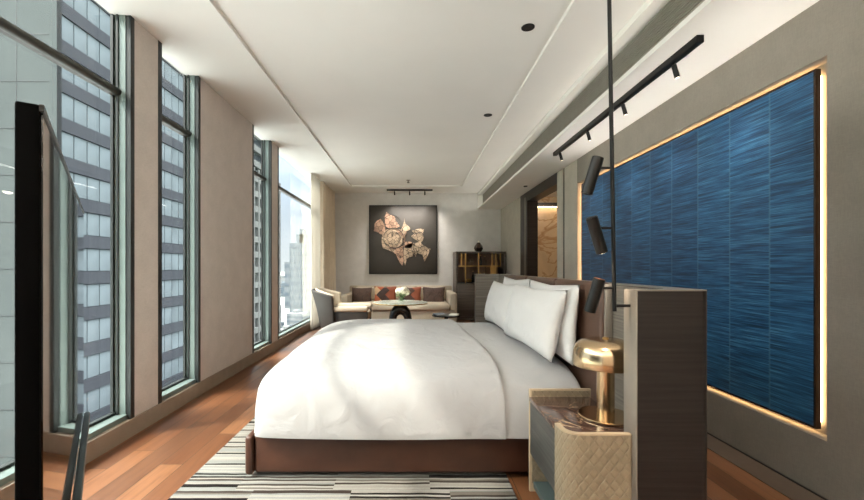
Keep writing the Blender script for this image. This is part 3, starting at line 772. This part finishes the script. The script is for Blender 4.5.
for y in (6.93, 7.56):
    MB().box(-1.41, -.76, y, y+.14, .43, .53, .04, 3).build('arm', M['cream'], ac)
    MB().box(-1.40, -.78, y+.015, y+.125, .12, .43, .01).build('side_panel', M['brown_sat'], ac)
MB().box(-1.52, -.77, 7.085, 7.545, .26, .42, .04, 3).build('seat_cushion', M['cream'], ac)
MB().box(-1.50, -.80, 7.085, 7.545, .12, .26, .01).build('seat_base', M['brown_sat'], ac)
for x in (-1.42, -.86):
    for y in (7.0, 7.63): MB().cyl((x, y, .121), (x, y, 0), .022, .014).build('leg', M['black'], ac)

# round table
tb = thing('coffee_table', 'round pale marble table on a black ring shaped base', 'table', (-.22, 7.1, 0))
MB().lathe([(0, .566), (.45, .566), (.475, .574), (.475, .588), (.47, .592), (0, .592)], (-.22, 7.1, 0), 56).build('tabletop', M['green_marble'], tb)
MB().lathe([(.476, .57), (.480, .57), (.480, .587), (.476, .587), (.476, .57)], (-.22, 7.1, 0), 56).build('rim', M['brass_satin'], tb)
def ring(u, v):
    a = u*2*PI; b_ = v*2*PI; rx = (.20+.065)/2; rz = (.283+.085)/2; tx = (.20-.065)/2; tz = (.283-.085)/2
    k = math.cos(b_); return Vector((-.22+math.cos(a)*(rx+tx*k), 7.1+.10*math.sin(b_), .284+math.sin(a)*(rz+tz*k)))
MB().grid(ring, 48, 17, close_u=True).build('ring_base', M['black_stone'], tb, ang=180)
# flowers
vs = thing('flower_vase', 'clear vase of round white flowers on the pale table', 'vase', (-.2, 7.1, .593))
MB().lathe([(0, .0), (.05, .0), (.058, .02), (.06, .11), (.052, .12), (.046, .11), (.046, .02), (0, .015)], (-.2, 7.1, .593), 28).build('vase', M['glass2'], vs)
rr = random.Random(4); st = MB(); lv = MB()
for k in range(13):
    a = rr.uniform(0, 2*PI); q = rr.uniform(.01, .12); fx, fy, fz = -.2+q*math.cos(a), 7.1+q*math.sin(a), .593+.15+rr.uniform(0, .08)-q*.2
    st.cyl((-.2+rr.uniform(-.02, .02), 7.1, .612), (fx, fy, fz), .004, seg=6)
    b = MB()
    for n_ in range(16):
        ph = math.acos(1-2*(n_+.5)/16); th = n_*2.4
        b.sphere((fx+.033*math.sin(ph)*math.cos(th), fy+.033*math.sin(ph)*math.sin(th), fz+.033*math.cos(ph)), .024, seg=8)
    b.build('bloom', M['petal'], vs)
for k in range(7):
    a = k*.9; lv.sphere((-.2+.075*math.cos(a), 7.1+.075*math.sin(a), .72+.02*math.sin(3*a)), .03, (1, 1, .35), 8)
st.build('stems', M['leaf'], vs); lv.build('leaves', M['leaf'], vs)

# little side table with magazines
sd = thing('side_table', 'low dark side table in front of the right end of the sofa', 'table', (.52, 6.4, 0))
MB().lathe([(0, .43), (.22, .43), (.225, .436), (.225, .448), (0, .45)], (.52, 6.4, 0), 40).build('tabletop', M['black_stone'], sd)
MB().lathe([(0, .018), (.03, .018), (.03, .43), (0, .43)], (.52, 6.4, 0), 20).build('stem', M['black'], sd)
MB().lathe([(0, 0), (.15, 0), (.15, .012), (.02, .018), (0, .018)], (.52, 6.4, 0), 32).build('base', M['black'], sd)
def book(cx, cy, z, w, d, h, rz, cover, label):
    t = thing('magazine', label, 'magazine', (cx, cy, z), rz, 'magazines on the low side table')
    MB().box(-w/2, w/2, -d/2, d/2, .0, .002).box(-w/2, w/2, -d/2, d/2, h-.002, h).box(-w/2, -w/2+.003, -d/2, d/2, .002, h-.002).build('cover', cover, t, world=False)
    MB().box(-w/2+.003, w/2-.004, -d/2+.004, d/2-.004, .002, h-.002).build('pages', M['paper'], t, world=False)
book(.42, 6.4, .451, .17, .24, .014, .2, M['bluebook'], 'slate magazine lying on the left of the low side table')
book(.64, 6.38, .451, .13, .2, .012, -.3, M['paper'], 'pale magazine lying on the right of the low side table')

# bar cabinet
cb = thing('bar_cabinet', 'dark wood bar cabinet with open brass shelves in the far right corner', 'cabinet', (1.53, 9.5, 0))
cx0, cx1, cy0, cy1, cz = .964, 2.09, 9.15, 9.83, 1.548
tk = .045
c_ = MB().box(cx0, cx0+tk, cy0, cy1, 0, cz).box(cx1-tk, cx1, cy0, cy1, 0, cz).box(cx0+tk, cx1-tk, cy0, cy1, cz-.035, cz).box(cx0+tk, cx1-tk, cy0, cy1, .80, .835).box(cx0+tk, cx1-tk, cy1-.02, cy1, .0, cz-.035).box(cx0+tk, cx1-tk, cy0+.03, cy1, 0, .08)
c_.build('carcass', M['cabinet'], cb)
MB().box(cx0+tk, cx1-tk, cy1-.026, cy1-.021, .84, cz-.04).build('back_panel', M['cabinet_back'], cb)
for k in range(2):
    a = cx0+tk+k*(cx1-cx0-2*tk)/2; dd = MB().box(a+.003, a+(cx1-cx0-2*tk)/2-.003, cy0, cy0+.022, .085, .795, .002).build('door', M['cabinet'], cb)
    hx = (cx0+cx1)/2+(-.03 if k == 0 else .03)
    MB().cyl((hx, cy0-.02, .5), (hx, cy0-.02, .66), .006, seg=10).cyl((hx, cy0-.02, .51), (hx, cy0+.001, .51), .004, seg=8).cyl((hx, cy0-.02, .65), (hx, cy0+.001, .65), .004, seg=8).build('handle', M['brass_satin'], dd)
zs = 1.2+(VY-266)*9.2/F
def cxp(px): return (px-VX)*9.2/F
MB().box(cx0+tk, cxp(500.5), cy0+.04, cy1-.03, zs-.012, zs+.010).build('shelf', M['brass_satin'], cb)
for px, zz0, zz1 in ((461.5, zs+.01, cz-.036), (465.5, .835, cz-.036), (478.5, .835, cz-.036), (492, zs+.01, cz-.036), (495.8, .95, cz-.036), (500.3, zs-.012, cz-.036)):
    x = cxp(px)
    if zz0 < zs: MB().box(x-.012, x+.012, cy0+.04, cy0+.06, zz0, zs-.0125).box(x-.012, x+.012, cy0+.04, cy0+.06, zs+.0105, zz1).build('divider', M['brass_satin'], cb)
    else: MB().box(x-.012, x+.012, cy0+.04, cy0+.06, zz0, zz1).build('divider', M['brass_satin'], cb)
MB().box(cxp(490.5), cxp(495.5), cy0+.06, cy1-.05, .8355, zs-.013).build('brass_box', M['brass_satin'], cb)
# things on the cabinet
vz = thing('bronze_vase', 'dark teardrop vase with a pale opening on top of the bar cabinet', 'vase', (1.51, 9.4, cz))
MB().lathe([(0, 0), (.05, 0), (.085, .035), (.105, .08), (.095, .125), (.06, .17), (.035, .215), (.026, .215), (.05, .165), (.08, .12), (.0, .06)], (1.51, 9.4, cz), 32).build('body', M['bronze'], vz)
MB().lathe([(0, .10), (.04, .10), (.05, .14), (.03, .2), (.012, .25), (0, .262)], (1.51, 9.4, cz), 20).build('pale_bud', M['petal'], vz)
def bottle(x, y, z, h, r, mat, label, neck=.35):
    t = thing('bottle', label, 'bottle', (x, y, z), group='bottles in the bar cabinet')
    MB().lathe([(0, 0), (r, 0), (r, h*.55), (r*.9, h*.62), (r*neck, h*.75), (r*neck, h*.93), (0, h*.93)], (x, y, z), 20).build('body', mat, t)
    MB().lathe([(0, h*.932), (r*neck*1.15, h*.932), (r*neck*1.15, h), (0, h)], (x, y, z), 14).build('stopper', M['brass_satin'], t)
bottle(cxp(482), 9.4, zs+.0105, .24, .036, M['bottle'], 'dark bottle left of the glass decanter on the upper shelf')
bottle(cxp(486.5), 9.42, zs+.0105, .22, .042, M['glass2'], 'clear glass decanter on the upper shelf of the bar cabinet')
bottle(cxp(481.8), 9.4, .8355, .23, .036, M['bottle'], 'dark bottle on the lower shelf at the left of its bay')
bottle(cxp(485.8), 9.4, .8355, .24, .034, M['paper'], 'white bottle on the lower shelf of the bar cabinet')
bottle(cxp(475.8), 9.6, .8355, .27, .036, M['bottle'], 'tall dark bottle on the lower shelf right of the tray')
def glass(x, y, z, label):
    single(MB().lathe([(0, .0), (.03, .0), (.03, .004), (.005, .008), (.005, .075), (.03, .1), (.034, .15), (.032, .15), (.027, .102), (0, .085)], (x, y, z), 20), 'wine_glass', M['glass2'], label, 'glass', 'wine glasses in the bar cabinet')
glass(cxp(470), 9.38, zs+.0105, 'left stemmed glass on the upper brass shelf'); glass(cxp(473.5), 9.44, zs+.0105, 'right stemmed glass on the upper brass shelf')
tr = thing('bar_tray', 'small black tray with a brass bowl on the lower cabinet shelf', 'tray', (cxp(470.2), 9.36, .8355))
MB().lathe([(0, 0), (.07, 0), (.082, .02), (.078, .02), (.068, .006), (0, .006)], (cxp(470.2), 9.36, .8355), 32).build('tray', M['black'], tr)
MB().lathe([(0, .007), (.04, .007), (.06, .05), (.065, .09), (.06, .09), (.056, .052), (.036, .014), (0, .014)], (cxp(470), 9.36, .8355), 24).build('bowl', M['brass_satin'], tr)

# ------------------------------------------------------------------ the city outside
def ext(name, label, loc, group=None): return thing(name, label, 'building', loc, 0, group)
GZ = -62
# pale tower, first seen in the near window
bA = ext('pale_tower', 'pale grey clad tower filling the left of the nearest window', (-55, 45, GZ))
MB().box(-78, -32.3, 36.5, 37.0, GZ, 44).box(-78, -46, 37, 60, GZ, 44).build('cladding', M['a_wall'], bA)
j = MB()
for k in range(-8, 16): j.box(-78, -32.6, 36.47, 36.5, 1.0+k*4.2, 1.06+k*4.2)
for k in range(14): j.box(-35.5-k*3.4, -35.45-k*3.4, 36.47, 36.5, GZ, 44)
j.build('panel_joints', M['mull'], bA)
# banded tower
bx = -33.0; by0, by1 = 37.9, 66.0
bB = ext('banded_tower', 'tower with grey bands between rows of curtained windows', (-40, 50, GZ))
MB().box(-46, bx-.25, by0, by1, GZ, 44).build('core', M['spandrel'], bB)
MB().box(bx-.4, bx+.15, by0-.55, by0+.25, GZ, 44).build('corner_fin', M['b_wall'], bB)
FH, SP, Z0 = 3.65, 1.28, 14.7-1.28/2
sp_ = []
for k in range(-14, 15):
    z = Z0+k*FH; d = abs(z)
    sp_.append((k, z))
sm = MB()
for k, z in sp_: sm.box(bx-.25, bx, by0+.25, by1, z, z+SP)
sm.build('spandrel_bands', M['spandrel'], bB)
BW = 1.62; cells = []
for k, z in sp_:
    n = 0; y = by0+.35
    while y+BW < by1:
        ym = y+BW/2; px = VX-33*F/ym; zm = z+SP+(FH-SP)/2; py = VY-(zm-1.2)*F/ym
        vis = (-40 < px < 118 or 160 < px < 192) and -30 < py < 460
        cells.append((0 if vis else 1, ym, y, z)); y += BW
cells.sort()
first = None
restm = MB(); cnt = 0
for vis, ym, y, z in cells:
    zc_ = z+SP+.06; hh = FH-SP-.12
    if cnt < 100 and vis == 0:
        if first is None:
            first = MB().box(bx-.24, bx-.14, .06, BW-.06, 0, hh).build('tower_window', M['pane'], None)
            first.parent = bB; first.location = (bB.location.x*-1, y-bB.location.y, zc_-bB.location.z); w = first
        else:
            w = first.copy(); link(w); w.parent = bB; w.location = (-bB.location.x, y-bB.location.y, zc_-bB.location.z)
        cnt += 1
    else: restm.box(bx-.24, bx-.14, y+.06, y+BW-.06, zc_, zc_+hh)
ro = restm.build('window_rows', M['pane'], bB); ro['kind'] = 'stuff'
# balcony tower farther along
bC = ext('balcony_tower', 'white tower with stacked balconies seen in the narrow far window', (-40, 92, GZ))
MB().box(-48, -33.6, 82, 95.5, GZ, 44).box(-48, -33.6, 95.5, 101, GZ, 22).build('core', M['c_glass'], bC)
m = MB()
for k in range(-18, 14): m.box(-48, -33, 81.6, 101.4 if k < 7 else 95.6, k*3.2, k*3.2+1.25)
m.build('balcony_bands', M['c_wall'], bC)
m = MB()
for k in range(8): m.box(-33.7, -32.95, 81.6+k*2.75, 82.4+k*2.75, GZ, 22)
m.build('fins', M['c_wall'], bC)
# skyline
def block(name, label, px0, px1, ytop, d, mat, depth=None, group=None, steps=None, wins=True):
    a = P(px0, ytop, d); c = P(px1, ytop, d); dp = depth or (c[0]-a[0])
    t = ext(name, label, ((a[0]+c[0])/2, d+dp/2, GZ), group)
    m = MB().box(a[0], c[0], d, d+dp, GZ, a[2])
    if steps:
        for (q0, q1, yt) in steps: s0 = P(q0, yt, d); s1 = P(q1, yt, d); m.box(s0[0], s1[0], d+dp*.1, d+dp*.9, a[2]-.1, s0[2])
    m.build('walls', mat, t)
    if wins:
        w = MB(); H = a[2]-GZ; n = max(3, int(H/(7 if d < 500 else 14)))
        for k in range(n):
            z = GZ+(k+.35)*H/n; w.box(a[0]+.4, c[0]-.4, d-.25, d-.0, z, z+H/n*.4)
            w.box(c[0], c[0]+.25, d+dp*.06, d+dp*.94, z, z+H/n*.4)
        w.build('window_bands', M['cityg'], t)
    return t
block('stepped_tower', 'stepped grey high rise standing alone in the far window', 289.5, 306, 243, 400, M['city2'], 16, steps=[(296, 306, 234), (299, 303, 229)])
block('slim_tower', 'slim pale high rise left of the stepped high rise', 284.5, 289, 262, 620, M['city1'], 8)
block('wide_block', 'wide pale block right of the stepped high rise behind the sheer curtain', 306.5, 313, 268, 520, M['city3'], 14)
block('hazy_tower', 'distant hazy high rise behind the stepped high rise', 291, 296, 255, 900, M['city1'], 14)
rr = random.Random(21); placed = []
for k in range(400):
    if len(placed) >= 34: break
    d = rr.uniform(150, 520) if len(placed) < 22 else rr.uniform(640, 1500)
    px = rr.uniform(268, 326); a = rr.uniform(8, 18)*(1 if d < 520 else 2.2); h = rr.uniform(7, 22)*(1 if d < 520 else 2.2)
    X = (px-VX)*d/F
    if any((X-q[0])**2+(d-q[1])**2 < (a*.75+q[2])**2 for q in placed) or (380 < d < 440 and px > 284) or (500 < d < 660 and px > 280): continue
    placed.append((X, d, a*.75))
    t = thing('city_building', 'low pale building of the city far below the far window', 'building', (X, d, GZ), rr.uniform(-.5, .5), 'low city buildings below the far window')
    MB().box(-a/2, a/2, -a*.4, a*.4, 0, h).box(-a*.2, a*.1, -a*.2, a*.2, h, h+2.5).build('walls', M[('city1', 'city2', 'city3')[len(placed) % 3]], t, world=False, smooth=False)
    w = MB()
    for q in range(max(1, int(h/4))): w.box(-a/2+.6, a/2-.6, -a*.4-.1, -a*.4, 1.4+q*4, 3+q*4); w.box(a/2, a/2+.1, -a*.4+.6, a*.4-.6, 1.4+q*4, 3+q*4)
    w.build('window_bands', M['cityg'], t, world=False, smooth=False)
gr = MB().box(-3500, 2500, -600, 5500, GZ-1, GZ).build('ground_outside', M['ground']); gr['kind'] = 'structure'
pd = MB().box(-30.5, -5, -40, 110, GZ, -14.4).box(-30.5, -5, -40, 110, -14.4, -14).build('bounce_slab', M['bounce']); pd['kind'] = 'structure'  # unseen slab added below the windows to bounce daylight onto the ceiling
cn = MB().box(-5.0, -2.3, -14, 24, 6.45, 6.7).box(-2.3, -2.14, -14, 24, 3.22, 6.7).build('sky_blocker', M['b_wall']); cn['kind'] = 'structure'  # unseen overhang added to keep the bright overhead sky off the floor
tt = random.Random(5); tm = MB()
for k in range(240):
    d = tt.uniform(140, 420); px = tt.uniform(268, 322); X = (px-VX)*d/F
    if any((X-q[0])**2+(d-q[1])**2 < (q[2]+5)**2 for q in placed) or (385 < d < 425 and px > 284): continue
    tm.sphere((X, d, GZ+2.2), tt.uniform(2.2, 4.2), (1, 1, .9), 8)
o = tm.build('treetops', plain('treetop_green', (60,72,56), .9)); tag(o, 'green treetops between the low city buildings', 'trees', kind='stuff')

# ------------------------------------------------------------------ daylight
sun = bpy.data.lights.new('sun', 'SUN'); sun.energy = 1.75; sun.angle = math.radians(2.2); sun.color = (1, .92, .82)
so = link(bpy.data.objects.new('sun', sun)); so.rotation_euler = Vector((1, .47, -1.13)).to_track_quat('-Z', 'Y').to_euler()
wd = bpy.data.worlds.new('sky'); bpy.context.scene.world = wd; wd.use_nodes = True
nt = wd.node_tree; nt.nodes.clear(); N = nt.nodes.new
tc = N('ShaderNodeTexCoord'); sx = N('ShaderNodeSeparateXYZ'); rp = N('ShaderNodeValToRGB'); bg = N('ShaderNodeBackground'); ou = N('ShaderNodeOutputWorld')
nt.links.new(tc.outputs['Generated'], sx.inputs[0]); nt.links.new(sx.outputs['Z'], rp.inputs[0]); nt.links.new(rp.outputs[0], bg.inputs[0]); nt.links.new(bg.outputs[0], ou.inputs[0])
e = rp.color_ramp.elements; e[0].position = 0; e[0].color = (.074, .077, .08, 1); e[1].position = .12; e[1].color = (.063, .070, .080, 1)
x = e.new(.3); x.color = (.07, .088, .112, 1); x = e.new(.52); x.color = (.95, .92, .88, 1); x = e.new(.76); x.color = (1.66, 1.66, 1.64, 1); x = e.new(1); x.color = (2.5, 2.5, 2.48, 1)
bg.inputs[1].default_value = 4.9

sc = bpy.context.scene
sc.view_settings.view_transform = 'Standard'; sc.view_settings.look = 'None'; sc.view_settings.gamma = 1; sc.view_settings.use_curve_mapping = False
sc.view_settings.exposure = 1.66
sc.cycles.use_denoising = True
sc.cycles.caustics_reflective = False; sc.cycles.caustics_refractive = False
sc.cycles.max_bounces = 10; sc.cycles.diffuse_bounces = 6; sc.cycles.transparent_max_bounces = 12; sc.cycles.sample_clamp_indirect = 6
